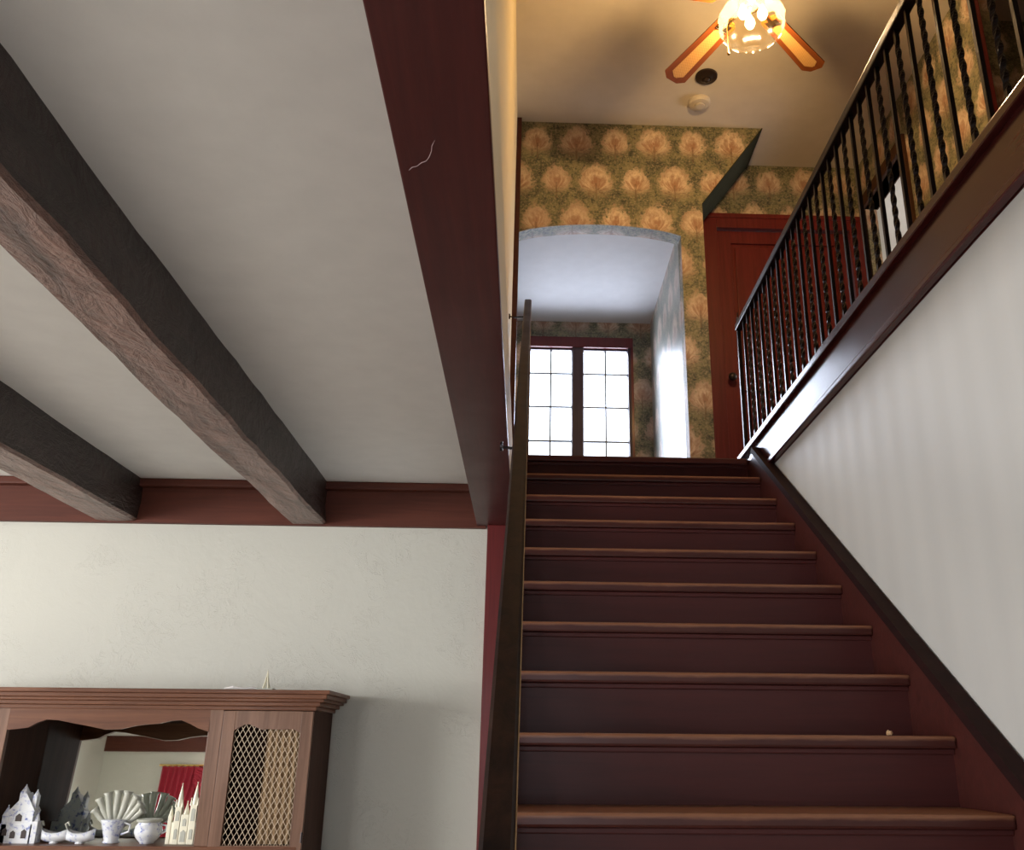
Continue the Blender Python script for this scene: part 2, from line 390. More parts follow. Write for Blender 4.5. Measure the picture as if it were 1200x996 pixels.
# hewn ceiling beams
def beam(x0, x1, label, seed):
    bm = bmesh.new(); n = 90; rings = []
    y0, y1 = -4.96, 4.49; z0, z1 = 1.025, 1.24
    for i in range(n+1):
        y = y0+(y1-y0)*i/n
        def j(a, s): return noise.noise(Vector((y*1.7, a*3.3+seed, seed)))*s + noise.noise(Vector((y*6, a*5+seed, 3)))*s*.4
        zb = z0 + j(1, .006)
        sec = [(x0+j(2,.012), z1), (x0+j(3,.012), z0+.10+j(4,.01)), (x0+j(5,.014), zb+.012), (x0+.012+j(5,.014), zb),
               ((x0*2+x1)/3, z0+j(6,.010)), ((x0+2*x1)/3, z0+j(7,.010)),
               (x1-.012+j(8,.014), zb), (x1+j(8,.014), zb+.012), (x1+j(9,.012), z0+.10), (x1+j(10,.012), z1)]
        rings.append([bm.verts.new((a, y, b_)) for a, b_ in sec])
    for a, b_ in zip(rings, rings[1:]):
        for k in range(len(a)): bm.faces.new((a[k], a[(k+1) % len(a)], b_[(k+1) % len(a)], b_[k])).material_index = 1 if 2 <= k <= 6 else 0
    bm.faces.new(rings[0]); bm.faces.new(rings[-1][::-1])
    o = obj('ceiling_beam', bm, 'hewn'); o.data.materials.append(M['hewnU'])     # lighter underside, darker sides
    return tag(o, label, 'beam', 'hewn ceiling beams')
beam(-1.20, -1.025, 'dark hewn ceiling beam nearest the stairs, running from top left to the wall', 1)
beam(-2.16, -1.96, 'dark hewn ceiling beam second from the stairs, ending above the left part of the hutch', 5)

# header beam under the upper wall
h = thing('header_beam', 'wide smooth dark red header beam along the left edge of the stair opening', 'beam', (-.17, 2.0, 1.03))
bm = bmesh.new(); box(bm, -.26, -.08, -.5, 4.60, 1.03, 1.055, .003); box(bm, -.26, -.245, -.5, 4.60, 1.05, 1.24)
obj('board', bm, 'redY', h)
bm = bmesh.new(); tube(bm, [(-.241,1.472,1.0285), (-.234,1.462,1.0285), (-.224,1.458,1.0285), (-.214,1.446,1.0285), (-.205,1.441,1.0285), (-.198,1.428,1.0285), (-.192,1.41,1.0285), (-.190,1.395,1.0285), (-.183,1.378,1.0285)], [.0004,.0008,.0005,.0009,.0006,.0009,.0007,.0006,.0003], 5)
o = obj('scratch', bm, 'thread', h); o['label'] = 'thin pale curved scratch'
# post below the header, at the end of the cream wall
bm = bmesh.new(); box(bm, -.205, -.082, 4.46, 4.66, FL, 1.03, .004)
struct('trim_2', bm, 'redZ', 'dark red post at the end of the cream wall under the header beam', 'post')

# ------------------------------------------------------------------ setting: upper storey
bm = bmesh.new(); box(bm, -.25, 1.17, 4.44+.03, 6.9, 1.26, LF-.03); box(bm, -.25, 1.17, 4.47, 6.9, LF-.03, LF)
box(bm, 1.17, 4.7, -.62, 6.9, 1.26, LF)
struct('floor_upper', bm, 'redY', 'dark red wooden landing and hall floor at the top of the stairs', 'floor')
bm = bmesh.new(); box(bm, -.4, 4.8, -.7, 6.95, ZC, ZC+.1)
struct('ceiling_upper', bm, 'ceilU', 'warm lit ceiling above the stairwell with fan shadows', 'ceiling')
bm = bmesh.new(); box(bm, -.25, -.13, -.62, 5.24, LF, ZC); box(bm, -.245, -.086, -.5, 4.60, 1.055, LF); box(bm, -.245, -.13, 4.60, 5.24, 1.2, LF)
struct('wall_stairwell_left', bm, 'side', 'yellow lit plaster wall seen edge on above the header beam', 'wall')
bm = bmesh.new(); box(bm, -.13, -.098, 5.16, 5.24, LF, ZC-.03)
struct('trim_4', bm, 'red', 'thin dark corner trim at the end of the left stairwell wall', 'trim')
bm = bmesh.new(); box(bm, -.25, 4.8, -.74, -.62, 1.24, ZC)
struct('wall_stairwell_near', bm, 'paper', 'wallpapered wall above the foot of the stairs', 'wall')

# arched wall with tree wallpaper, slanted shoulder on the right
AX0, AX1, AZ, AC = -.10, .985, 3.205, 3.275
arc = []
for i in range(17):
    t = i/16; x = AX0+(AX1-AX0)*t; arc.append((x, AZ+(AC-AZ)*(1-(2*t-1)**2)**.8))
bm = bmesh.new()
out = [(-.25, LF), (AX0, LF)] + arc + [(AX1, LF), (1.14, LF), (1.14, 3.465), (1.591, ZC), (-.25, ZC)]
prism(bm, out, 'Y', 5.24, 5.36)
struct('wall_arch', bm, 'paper', 'tree patterned wallpaper wall with a low arch opening to the window alcove', 'wall')
bm = bmesh.new(); prism(bm, [(1.05, LF), (1.14, LF), (1.14, 3.465), (1.591, ZC), (1.05, ZC)], 'Y', 5.36, 5.67); prism(bm, [(1.14, 3.463), (1.145, 3.463), (1.596, ZC), (1.588, ZC)], 'Y', 5.236, 5.67)
struct('trim_6', bm, 'edging', 'dark green slanted edge where the wallpaper wall steps back over the red door', 'trim')
bm = bmesh.new(); box(bm, AX1, 1.05, 5.36, 6.9, LF, 3.40); box(bm, -.25, AX0-.06, 5.36, 6.9, LF, 3.40)
struct('wall_alcove_side', bm, 'paperGlow', 'wallpaper side wall of the alcove, blue window light tinted into the paper', 'wall')
bm = bmesh.new(); box(bm, -.25, 1.05, 5.36, 6.9, 3.30, 3.40)
struct('ceiling_alcove', bm, 'alcv', 'flat white ceiling of the window alcove', 'ceiling')
WX0, WX1, WZ0, WZ1 = -.055, .835, 1.94, 3.155
bm = bmesh.new()
box(bm, -.25, WX0, 6.78, 6.9, LF, 3.30); box(bm, WX1, .985, 6.78, 6.9, LF, 3.30)
box(bm, WX0, WX1, 6.78, 6.9, LF, WZ0); box(bm, WX0, WX1, 6.78, 6.9, WZ1, 3.30)
struct('wall_alcove_back', bm, 'paper', 'green wallpaper around the landing window', 'wall')

# landing window
w = thing('window_1', 'bright leaded two casement window at the back of the alcove', 'window', (.39, 6.80, WZ0)); w['kind'] = 'structure'
fr = bmesh.new()
box(fr, WX0, WX1, 6.76, 6.84, 3.065, WZ1, .004); box(fr, WX0, -.02, 6.79, 6.84, WZ0, 3.065); box(fr, .815, WX1, 6.765, 6.84, WZ0, 3.065)
box(fr, WX0, WX1, 6.74, 6.84, WZ0-.03, WZ0+.03)
obj('window_frame', fr, 'redZ', w)
piece('mullion', w, 'frameB', .335, .425, 6.77, 6.845, WZ0, 3.066, .004); piece('jamb_bead', w, 'frameB', .792, .815, 6.765, 6.80, WZ0, 3.066)
o = piece('window_sill', w, 'redZ', WX0-.04, WX1+.04, 6.70, 6.80, WZ0-.05, WZ0-.02, .004)
zr = [1.97, 2.263, 2.553, 2.844, 3.065]
panes = {}
for (a, b_) in ((-.02, .38), (.38, .80)):
    c0 = a+(.0 if a < 0 else .038); c1 = b_-(.038 if a < 0 else .0)
    cs = bmesh.new()
    box(cs, c0-(.035 if a > 0 else .0), c0+.012, 6.80, 6.835, 1.97, 3.065); box(cs, c1-.012, c1+(.035 if a < 0 else 0), 6.80, 6.835, 1.97, 3.065)
    box(cs, c0, c1, 6.80, 6.835, 3.052, 3.065); box(cs, c0, c1, 6.80, 6.835, 1.97, 1.985)
    co = obj('casement', cs, 'frameB', w)
    cm = (c0+c1)/2
    piece('muntin', co, 'lead', cm-.006, cm+.006, 6.808, 6.828, 1.985, 3.052)
    for z in zr[1:4]: piece('muntin', co, 'lead', c0+.012, c1-.012, 6.809, 6.827, z-.006, z+.006)
    for i in range(4):
        for (p, q) in ((c0+.012, cm-.006), (cm+.006, c1-.012)):
            piece('pane', co, 'pane', p, q, 6.816, 6.820, zr[i]+.006, zr[i+1]-.006)
# recessed door wall
DY = 5.67; XR = 2.42
bm = bmesh.new()
box(bm, 1.05, 1.215, DY, DY+.12, LF, ZC); box(bm, 2.335, 2.52, DY, DY+.12, LF, ZC); box(bm, 1.215, 2.335, DY, DY+.12, 3.64, ZC)
struct('wall_door', bm, 'paper', 'tree wallpaper wall over the red door', 'wall')
d = thing('door_1', 'dark red panelled door with a red casing at the top of the stairs', 'door', (1.78, DY, LF)); d['kind'] = 'structure'
cs = bmesh.new()
for a in ((1.215, 1.325, LF, 3.645), (2.30, 2.41, LF, 3.645), (1.325, 2.30, 3.535, 3.645)):
    box(cs, a[0], a[1], DY-.025, DY+.10, a[2], a[3], .004)
box(cs, 1.21, 2.41, DY-.035, DY, 3.615, 3.65, .004); box(cs, 1.21, 1.235, DY-.035, DY, LF, 3.63, .004); 
obj('door_frame', cs, 'redZ', d)
leaf = bmesh.new()
X0, X1, Z0, Z1 = 1.33, 2.295, LF+.01, 3.53
box(leaf, X0, X1, DY+.035, DY+.05, Z0, Z1)
for a in ((X0, X0+.10, Z0, Z1), (X1-.10, X1, Z0, Z1), ((X0+X1)/2-.05, (X0+X1)/2+.05, Z0, Z1)):
    box(leaf, a[0], a[1], DY+.015, DY+.04, a[2], a[3], .003)
for (z0, z1) in ((Z0, Z0+.2), (2.28, 2.44), (3.43, Z1)): box(leaf, X0+.1, X1-.1, DY+.016, DY+.04, z0, z1, .003)
dl = obj('door_leaf', leaf, 'redZ', d)
for (x0, x1) in ((X0+.10, (X0+X1)/2-.05), ((X0+X1)/2+.05, X1-.10)):
    for (z0, z1) in ((Z0+.2, 2.28), (2.44, 3.43)): piece('panel', dl, 'redZ', x0+.03, x1-.03, DY+.024, DY+.04, z0+.03, z1-.03, .006)
bm = bmesh.new(); lathe(bm, [(.008, 0), (.008, .03), (.026, .036), (.030, .05), (.024, .064), (.006, .068)], (0, 0, 0), 16)
bmesh.ops.rotate(bm, verts=bm.verts[:], cent=(0,0,0), matrix=Matrix.Rotation(PI/2, 3, 'X')); bmesh.ops.translate(bm, verts=bm.verts[:], vec=(1.375, DY+.015, 2.36))
obj('door_knob', bm, 'blackp', dl, smooth=True)

# right hall wall with an open doorway into a bright room
OY0, OY1, OZ = 4.95, 5.62, 3.70
bm = bmesh.new()
box(bm, XR, XR+.09, 3.87, OY0, LF, ZC); box(bm, XR, XR+.09, OY1, 5.67, LF, ZC); box(bm, XR, XR+.09, OY0, OY1, OZ, ZC)
struct('wall_hall_right', bm, 'paper', 'yellow lit wallpaper wall behind the upper railing', 'wall')
bm = bmesh.new(); box(bm, XR-.02, XR+.02, 3.845, 3.885, LF, ZC, .003)
struct('trim_5', bm, 'redZ', 'dark corner trim at the near end of the hall wall', 'trim')
cs = bmesh.new()
for a in ((OY0-.09, OY0, LF, OZ+.09), (OY1, OY1+.045, LF, OZ+.09), (OY0, OY1, OZ, OZ+.09)):
    box(cs, XR-.025, XR+(.10 if a[2] > LF else .012), a[0], a[1], a[2], a[3], .004)
struct('door_2', cs, 'cabD', 'dark door casing open to a bright room behind the railing', 'door')
bm = bmesh.new(); box(bm, XR+.12, 4.7, 4.18, 4.30, LF, ZC)
struct('wall_hall_far', bm, 'paper', 'shadowed dark wallpaper wall at the upper right corner', 'wall')
bm = bmesh.new(); box(bm, 4.55, 4.7, 4.30, 4.8, LF, ZC); box(bm, 4.55, 4.7, 6.0, 6.95, LF, ZC); box(bm, 4.55, 4.7, 4.8, 6.0, LF, 2.1); box(bm, 4.55, 4.7, 4.8, 6.0, 3.3, ZC)
box(bm, XR+.12, 4.7, 6.80, 6.95, LF, ZC); box(bm, XR+.12, XR+.2, 5.79, 6.8, LF, ZC)
struct('wall_bedroom', bm, 'white', 'white walls of the room beyond the casing', 'wall')
bm = bmesh.new(); box(bm, 4.7, 4.8, -.7, 4.3, LF, ZC)
struct('wall_hall_end', bm, 'paper', 'wallpaper wall closing the hall on the right', 'wall')

# fascia with curb and bead along the hall floor edge
fs = thing('fascia', 'glossy dark red fascia board under the upper railing, bright where it mirrors the window', 'trim', (1.16, 2.0, 1.27))
bm = bmesh.new(); box(bm, 1.152, 1.168, -.49, 4.46, 1.285, 1.44); box(bm, 1.156, 1.25, 4.46, 4.66, LF, 1.45); obj('board', bm, 'fascia', fs)
bm = bmesh.new(); box(bm, 1.132, 1.26, -.49, 4.66, 1.44, 1.475, .006); obj('curb_cap', bm, 'fascia', fs)
bm = bmesh.new(); box(bm, 1.138, 1.168, -.49, 4.44, 1.262, 1.287, .006); obj('lower_bead', bm, 'fascia', fs)

# ------------------------------------------------------------------ staircase
st = thing('staircase', 'dark red wooden staircase rising to the landing', 'staircase', (.55, .6, FL))
NT = 17; RUN, RISE = .2485, .1722
def nose(k): return 4.44-RUN*k, 1.40-RISE*k
tb = bmesh.new(); box(tb, -.575, .575, 0, .28, -.032, 0, .007)
tread0 = None
for k in range(NT):
    y, z = nose(k)
    if k == 0:
        t = piece('tread', st, 'riser', -.02, 1.13, y, y+.04, z-.032, z, .007)
    elif tread0 is None:
        t = obj('tread', tb, 'tread', st, origin=(0, 0, 0)); t.location = Vector((.555, y, z))-loc_of(st); tread0 = t
    else:
        t = tread0.copy(); C.objects.link(t); t.parent = st; t.location = Vector((.555, y, z))-loc_of(st)
rb = bmesh.new(); box(rb, -.575, .575, .030, .048, -RISE-.006, -.030); box(rb, -.575, .575, .018, .030, -.046, -.032, .003)
r0 = None
for k in range(NT):
    y, z = nose(k)
    if z-RISE < FL-.01: break
    if r0 is None: r = obj('riser', rb, 'riser', st, origin=(0, 0, 0)); r0 = r
    else: r = r0.copy(); C.objects.link(r); r.parent = st
    r.location = Vector((.555, y, z))-loc_of(st)
sl = RISE/RUN
def sk(y, dz): return 1.40-(4.44-y)*sl+dz
ya, yb = .35, 4.44
bm = bmesh.new(); prism(bm, [(ya, sk(ya,-.30)), (yb, sk(yb,-.30)), (yb, sk(yb,-.30)+.25), (4.28, sk(4.28,.095)), (ya, sk(ya,.095))], 'X', 1.13, 1.164)
obj('skirt_board', bm, 'red', st)
bm = bmesh.new(); prism(bm, [(ya, sk(ya,.085)), (4.30, sk(4.30,.085)), (4.28, sk(4.28,.12)), (ya, sk(ya,.12))], 'X', 1.115, 1.164)
obj('skirt_cap', bm, 'cap', st)
bm = bmesh.new(); prism(bm, [(ya, sk(ya,.072)), (4.30, sk(4.30,.072)), (4.30, sk(4.30,.085)), (ya, sk(ya,.085))], 'X', 1.124, 1.164); obj('cap_bead', bm, 'red', st)
bm = bmesh.new(); prism(bm, [(ya, sk(ya,-.32)), (4.44, sk(4.44,-.32)), (4.44, sk(4.44,-.02)), (ya, sk(ya,-.02))], 'X', -.055, -.02)
obj('stringer', bm, 'red', st)

# left handrail
hr = thing('handrail', 'narrow glossy black brown handrail climbing the left side of the stairs', 'handrail', (-.024, .6, FL))
def hz(y): return .693*y-.827
rp = [(-.046,-.042), (-.046,-.006), (-.041,0), (-.012,0), (-.007,-.006), (-.007,-.042)]
bm = bmesh.new()
y0, y1 = .55, 4.68
A = [bm.verts.new((x, y0, hz(y0)+z)) for x, z in rp]; B = [bm.verts.new((x, y1, hz(y1)+z)) for x, z in rp]
bm.faces.new(A); bm.faces.new(B[::-1])
for i in range(6): bm.faces.new((A[i], B[i], B[(i+1) % 6], A[(i+1) % 6]))
obj('rail', bm, 'rail', hr)
bm = bmesh.new(); A = [bm.verts.new((x, y0, hz(y0)+z)) for x, z in ((-.0075,-.012), (-.0058,-.012), (-.0058,-.004), (-.0075,-.004))]; B = [bm.verts.new((v_.co.x, y1, v_.co.z-hz(y0)+hz(y1))) for v_ in A]
bm.faces.new(A); bm.faces.new(B[::-1])
for i in range(4): bm.faces.new((A[i], B[i], B[(i+1) % 4], A[(i+1) % 4]))
o = obj('tan_edge', bm, 'edge', hr); o['label'] = 'thin tan edge'  # tan strip along the right upper edge of the rail
bm = bmesh.new(); box(bm, -.055, .005, .50, .56, FL, hz(.55)+.05, .004); obj('newel_post', bm, 'red', hr)
bb = None
for k in range(1, 16):
    y, z = nose(k); y += .12
    if bb is None:
        bm = bmesh.new(); box(bm, -.005, .005, -.005, .005, 0, .80+.083); bb = obj('baluster', bm, 'iron', hr, origin=(0,0,0)); o = bb
    else: o = bb.copy(); C.objects.link(o); o.parent = hr
    o.location = Vector((-.024, y, z-.01))-loc_of(hr)
for (y, w0) in ((4.52, -.13), (2.46, -.085)):
    bm = bmesh.new(); z = hz(y)-.05
    tube(bm, [(w0, y, z-.03), (w0+.03, y, z-.035), (-.03, y, z-.03), (-.024, y, z+.015)], .0045, 8)
    bmesh.ops.create_cone(bm, cap_ends=True, segments=14, radius1=.015, radius2=.015, depth=.008, matrix=Matrix.Translation((w0+.004, y, z-.03)) @ Matrix.Rotation(PI/2, 4, 'Y'))
    obj('bracket', bm, 'iron', hr)

# ------------------------------------------------------------------ upper railing
rl = thing('iron_railing', 'black wrought iron railing of alternating plain and twisted bars along the upper hall', 'railing', (1.17, 2.2, 1.475))
piece('top_rail', rl, 'iron', 1.15, 1.19, -.48, 4.60, 2.205, 2.243, .006)
def bar(twist):
    bm = bmesh.new(); H = .735; s = .0066; n = 72 if twist else 1; rings = []
    for i in range(n+1):
        z = H*i/n; a = 0
        if twist: a = (z-.06)/.62*2*PI*3.5 if .06 < z < .68 else (0 if z <= .06 else 7*PI)
        ss = s*1.04 if twist else s
        rings.append([bm.verts.new((ss*math.sqrt(2)*math.cos(a+PI/4+k*PI/2), ss*math.sqrt(2)*math.sin(a+PI/4+k*PI/2), z)) for k in range(4)])
    for a, b_ in zip(rings, rings[1:]):
        for k in range(4): bm.faces.new((a[k], a[(k+1) % 4], b_[(k+1) % 4], b_[k]))
    bm.faces.new(rings[0][::-1]); bm.faces.new(rings[-1]); return bm
pro = {}
i = -27
while True:
    y = 1.879+.08635*i
    if y > 4.52: break
    kind = i % 2
    if kind not in pro: o = obj('twisted_baluster' if kind else 'plain_baluster', bar(kind), 'iron', rl, origin=(0,0,0)); pro[kind] = o
    else: o = pro[kind].copy(); C.objects.link(o); o.parent = rl
    o.location = Vector((1.17, y, 1.473))-loc_of(rl); i += 1
bm = bmesh.new(); box(bm, 1.160, 1.180, 4.585, 4.605, 1.473, 2.243); obj('newel', bm, 'iron', rl)
bm = bmesh.new(); tube(bm, [(1.17, 4.60+.022*math.cos(t*.6)*(1-t*.05), 2.27+.022*math.sin(t*.6)*(1-t*.05)) for t in range(0, 14)], .005, 6); tube(bm, [(1.17,4.60,2.24), (1.17,4.60,2.32)], [.006,.004], 6)
obj('scroll_finial', bm, 'iron', rl)

# ------------------------------------------------------------------ ceiling fan
HX, HY = 1.085, 3.58
fan = thing('ceiling_fan', 'brass ceiling fan with cane inset wooden blades and a lit glass shade', 'ceiling fan', (HX, HY, ZC))
bm = bmesh.new(); lathe(bm, [(.065, 0), (.065, -.02), (.05, -.06), (.02, -.075)], (HX, HY, ZC), 24); obj('canopy', bm, 'brass', fan, smooth=True)
bm = bmesh.new(); tube(bm, [(HX,HY,ZC-.07), (HX,HY,ZC-.25)], .012, 12); obj('downrod', bm, 'brass', fan, smooth=True)
bm = bmesh.new(); lathe(bm, [(.02, -.24), (.09, -.25), (.115, -.28), (.12, -.33), (.11, -.37), (.075, -.41), (.05, -.42)], (HX, HY, ZC), 28); obj('motor_housing', bm, 'brass', fan, smooth=True)
bm = bmesh.new(); lathe(bm, [(.04, -.41), (.06, -.43), (.062, -.48), (.05, -.50), (.07, -.52), (.07, -.53)], (HX, HY, ZC), 24); obj('switch_housing', bm, 'brass', fan, smooth=True)
BZ = 3.59
for ang in (45, 117, 189, 261, 333):
    a = math.radians(ang); R = Matrix.Translation((HX, HY, BZ)) @ Matrix.Rotation(a, 4, 'Z') @ Matrix.Rotation(math.radians(10), 4, 'X')
    def blade(L0, L1, w0, w1, z0, z1, cut):
        bm = bmesh.new()
        pts = [(L0, -w0+cut*.6), (L0+cut*.6, -w0), (L1-cut, -w1), (L1, -w1+cut), (L1, w1-cut), (L1-cut, w1), (L0+cut*.6, w0), (L0, w0-cut*.6)]
        prism(bm, pts, 'Z', z0, z1); return bm
    def put(name, bm, m, parent):
        me_o = obj(name, bm, m, None, origin=(0,0,0)); me_o.parent = parent; 
        me_o.matrix_local = R if parent is None else Matrix.Identity(4)
        return me_o
    b0 = obj('blade', blade(.17, .69, .055, .070, -.004, .004, .035), 'blade', None, origin=(0,0,0)); b0.parent = fan
    b0.matrix_local = Matrix.Translation(-Vector((HX,HY,ZC))) @ R
    p0 = obj('cane_panel', blade(.25, .655, .028, .038, -.0055, .0055, .03), 'cane', None, origin=(0,0,0)); p0.parent = b0
    bm = bmesh.new(); box(bm, .09, .23, -.012, .012, -.012, -.004, .002); box(bm, .19, .24, -.035, .035, -.010, -.004, .002); tube(bm, [(.09,0,.03), (.10,0,-.008)], .01, 8)
    i0 = obj('blade_iron', bm, 'brass', None, origin=(0,0,0)); i0.parent = b0
# glass bowl shade, open below, ribbed and scalloped
def scal(a, z): return 1+.035*math.cos(12*a)*min(1, max(0, (-z)/.14))
bm = bmesh.new()
prof = [(.065, 0), (.09, -.012), (.135, -.035), (.160, -.065), (.168, -.10), (.160, -.135), (.146, -.160), (.150, -.172)]
lathe(bm, prof, (HX, HY+.02, 3.565), 96, scal, close=False)
for v in bm.verts:
    if v.co.z < 3.565-.155:
        a = math.atan2(v.co.y-HY-.02, v.co.x-HX); v.co.z += .008*math.cos(12*a)
gl = obj('glass_shade', bm, 'globe', fan, smooth=True)
for i, (dx, dy) in enumerate(((-.050, -.015), (.048, -.015), (0, .05))):
    bm = bmesh.new(); lathe(bm, [(.010, .045), (.014, .03), (.024, .005), (.027, -.015), (.018, -.036), (.004, -.042)], (HX+dx, HY+dy, 3.49), 16)
    obj('bulb', bm, 'bulb', fan, smooth=True)
    bm = bmesh.new(); tube(bm, [(HX+dx*.5, HY+dy*.5, 3.56), (HX+dx, HY+dy, 3.535)], .012, 8); obj('socket', bm, 'brass', fan)
    l = bpy.data.lights.new('bulb_light', 'POINT'); l.energy = 23; l.color = (1.0, .69, .37); l.shadow_soft_size = .024
    lo = bpy.data.objects.new('bulb_light', l); C.objects.link(lo); lo.parent = fan; lo.location = Vector((HX+dx*.6, HY+dy*.6, 3.475))-Vector((HX, HY, ZC))
bm = bmesh.new(); tube(bm, [(HX-.10, HY+.13, 3.55), (HX-.10, HY+.13, 3.36)], .0018, 6)
bmesh.ops.create_uvsphere(bm, u_segments=10, v_segments=8, radius=.009, matrix=Matrix.Translation((HX-.10, HY+.13, 3.355)))
tube(bm, [(HX-.05, HY+.06, 3.56), (HX-.10, HY+.13, 3.55)], .002, 6)
obj('pull_chain', bm, 'brass', fan)

# smoke detector and dark ceiling plate
sd = thing('smoke_detector', 'round pale smoke detector on the ceiling beyond the fan', 'smoke detector', (1.10, 4.98, ZC))
bm = bmesh.new(); lathe(bm, [(.075, 0), (.075, -.015), (.066, -.030), (.045, -.036)], (1.10, 4.98, ZC), 28); obj('housing', bm, 'det', sd)
bm = bmesh.new(); lathe(bm, [(.035, -.030), (.035, -.043), (.02, -.046)], (1.10, 4.98, ZC), 20); obj('vent', bm, 'det', sd)
pl = thing('ceiling_plate', 'small dark bronze rosette on the ceiling between fan blade and smoke detector', 'ceiling plate', (1.10, 4.73, ZC))
bm = bmesh.new(); lathe(bm, [(.072, 0), (.070, -.012), (.045, -.02), (.03, -.028)], (1.10, 4.73, ZC), 24); obj('plate', bm, 'blackp', pl)
bm = bmesh.new(); lathe(bm, [(.02, -.02), (.022, -.035), (.01, -.045)], (1.10, 4.73, ZC), 16); obj('boss', bm, 'blackp', pl)

# ------------------------------------------------------------------ hutch
HF, HB = 4.10, 4.50
hu = thing('hutch', 'brown wooden hutch with mirror back, scalloped valance and wire mesh door', 'hutch', (-1.765, 4.3, FL))
XL, XRr = -2.63, -.905
ST = -.415
def cbox(name, m, *a, bev=.002): return piece(name, hu, m, *a, bev)
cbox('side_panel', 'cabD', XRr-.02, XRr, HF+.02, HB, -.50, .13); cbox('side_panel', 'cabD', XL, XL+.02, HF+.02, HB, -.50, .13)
cbox('divider', 'cabD', -1.345, -1.325, HF+.02, HB-.03, ST, .12); cbox('divider', 'cabD', -2.205, -2.185, HF+.02, HB-.03, ST, .12)  # shade inside the hutch is put into the dividers' dark colour
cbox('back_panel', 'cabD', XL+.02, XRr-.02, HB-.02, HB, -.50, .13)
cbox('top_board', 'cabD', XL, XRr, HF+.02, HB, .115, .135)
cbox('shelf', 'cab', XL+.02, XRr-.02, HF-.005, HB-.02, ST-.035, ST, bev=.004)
bm = bmesh.new()
for (o_, z0, z1) in ((.012, .118, .135), (.03, .135, .152), (.048, .152, .165), (.062, .165, .183), (.075, .183, .200)):
    box(bm, XL-o_, XRr+o_, HF-o_, HB, z0, z1, .003)
obj('crown_moulding', bm, 'cab', hu)
def pxX(p): return -2.185+(p-8)*(.845/237)
bm = bmesh.new()
vp = [(8,.030),(20,.034),(32,.040),(42,.060),(52,.073),(66,.070),(85,.058),(105,.046),(122,.034),(140,.036),(157,.050),(172,.057),(185,.060),(198,.072),(210,.075),(220,.062),(232,.042),(245,.028)]
prism(bm, [(pxX(a), b_) for a, b_ in vp]+[(-1.345, .13), (-2.185, .13)], 'Y', HF, HF+.022)
obj('valance', bm, 'cab', hu)
cbox('stile', 'cabZ', -1.345, -1.288, HF, HF+.022, ST, .13); cbox('stile', 'cabZ', -2.242, -2.185, HF, HF+.022, ST, .13)
# leaning mirror
bm = bmesh.new(); box(bm, -2.183, -1.347, 0, .004, 0, .51)
lean = math.radians(3.65)
bmesh.ops.rotate(bm, verts=bm.verts[:], cent=(0,0,0), matrix=Matrix.Rotation(-lean, 3, 'X')); bmesh.ops.translate(bm, verts=bm.verts[:], vec=(0, 4.425, ST+.004))
obj('mirror', bm, 'mirror', hu)
# mesh doors
def mesh_door(x0, x1, mirror=False):
    zt, zb = .115, -.475; bm = bmesh.new()
    s = .052; ox0, ox1 = x0+s, x1-s+.003
    box(bm, x0, ox0, HF-.004, HF+.018, zb, zt, .002); box(bm, ox1, x1, HF-.004, HF+.018, zb, zt, .002); box(bm, ox0, ox1, HF-.003, HF+.018, zb, -.412, .001)
    wd = ox1-ox0
    sc = [(0,.036), (.06,.046), (.14,.058), (.22,.060), (.32,.050), (.42,.038), (.50,.042), (.70,.040), (.88,.042), (.94,.036), (1,.026)]
    if mirror: sc = [(1-a, b_) for a, b_ in sc][::-1]
    prism(bm, [(ox0+a*wd, b_) for a, b_ in sc]+[(ox1, zt), (ox0, zt)], 'Y', HF-.003, HF+.018)
    dr = obj('door', bm, 'cabZ', hu)
    bm = bmesh.new(); dx, dz = .0232, .040; zlo, zhi = -.42, .065
    nC = int(wd/dx)+1; nR = int((zhi-zlo)/dz)+1
    k = dz/dx
    def seg(a, b_):
        a = Vector((a[0], HF+.006, a[1])); b_ = Vector((b_[0], HF+.006, b_[1])); tube(bm, [a, b_], .0013, 4, False)
    c = -nR*1.0
    while c*dx < wd+nR*dx:
        for sg in (1, -1):
            # line x = ox0 + c*dx + sg*(z-zlo)/k
            pts = []
            for z in (zlo, zhi): pts.append((ox0+c*dx+sg*(z-zlo)/k, z))
            (xa, za), (xb, zb2) = pts
            lo, hi = 0.0, 1.0
            for lim, side in ((ox0, 0), (ox1, 1)):
                fa, fb = xa-lim, xb-lim
                if side: fa, fb = -fa, -fb
                if fa < 0 and fb < 0: lo = 2
                elif fa < 0: lo = max(lo, fa/(fa-fb))
                elif fb < 0: hi = min(hi, fa/(fa-fb))
            if hi > lo+.01: seg((xa+(xb-xa)*lo, za+(zb2-za)*lo), (xa+(xb-xa)*hi, za+(zb2-za)*hi))
        c += 1
    obj('wire_mesh', bm, 'wire', dr)
    bm = bmesh.new(); tube(bm, [(x1-.002, HF-.006, -.40), (x1-.002, HF-.006, -.36)], .005, 8); obj('hinge', bm, 'blackp', dr)
    return dr
mesh_door(-1.286, -.906); mesh_door(-2.622, -2.244, True)
bm = bmesh.new(); n = 40
for s_ in (0, .004):
    pass
pts = [(-1.105+i*.19/n, HF+.045+.006*math.sin(i*1.1)) for i in range(n+1)]
A = [[bm.verts.new((x, y+t, z)) for (x, y) in pts] for t in (0, .003) for z in (-.41, .10)]
for i in range(n): bm.faces.new((A[0][i], A[0][i+1], A[1][i+1], A[1][i])); bm.faces.new((A[2][i], A[3][i], A[3][i+1], A[2][i+1]))
o = obj('door_curtain', bm, 'tan', hu); o['label'] = 'tan cloth behind the wire mesh'
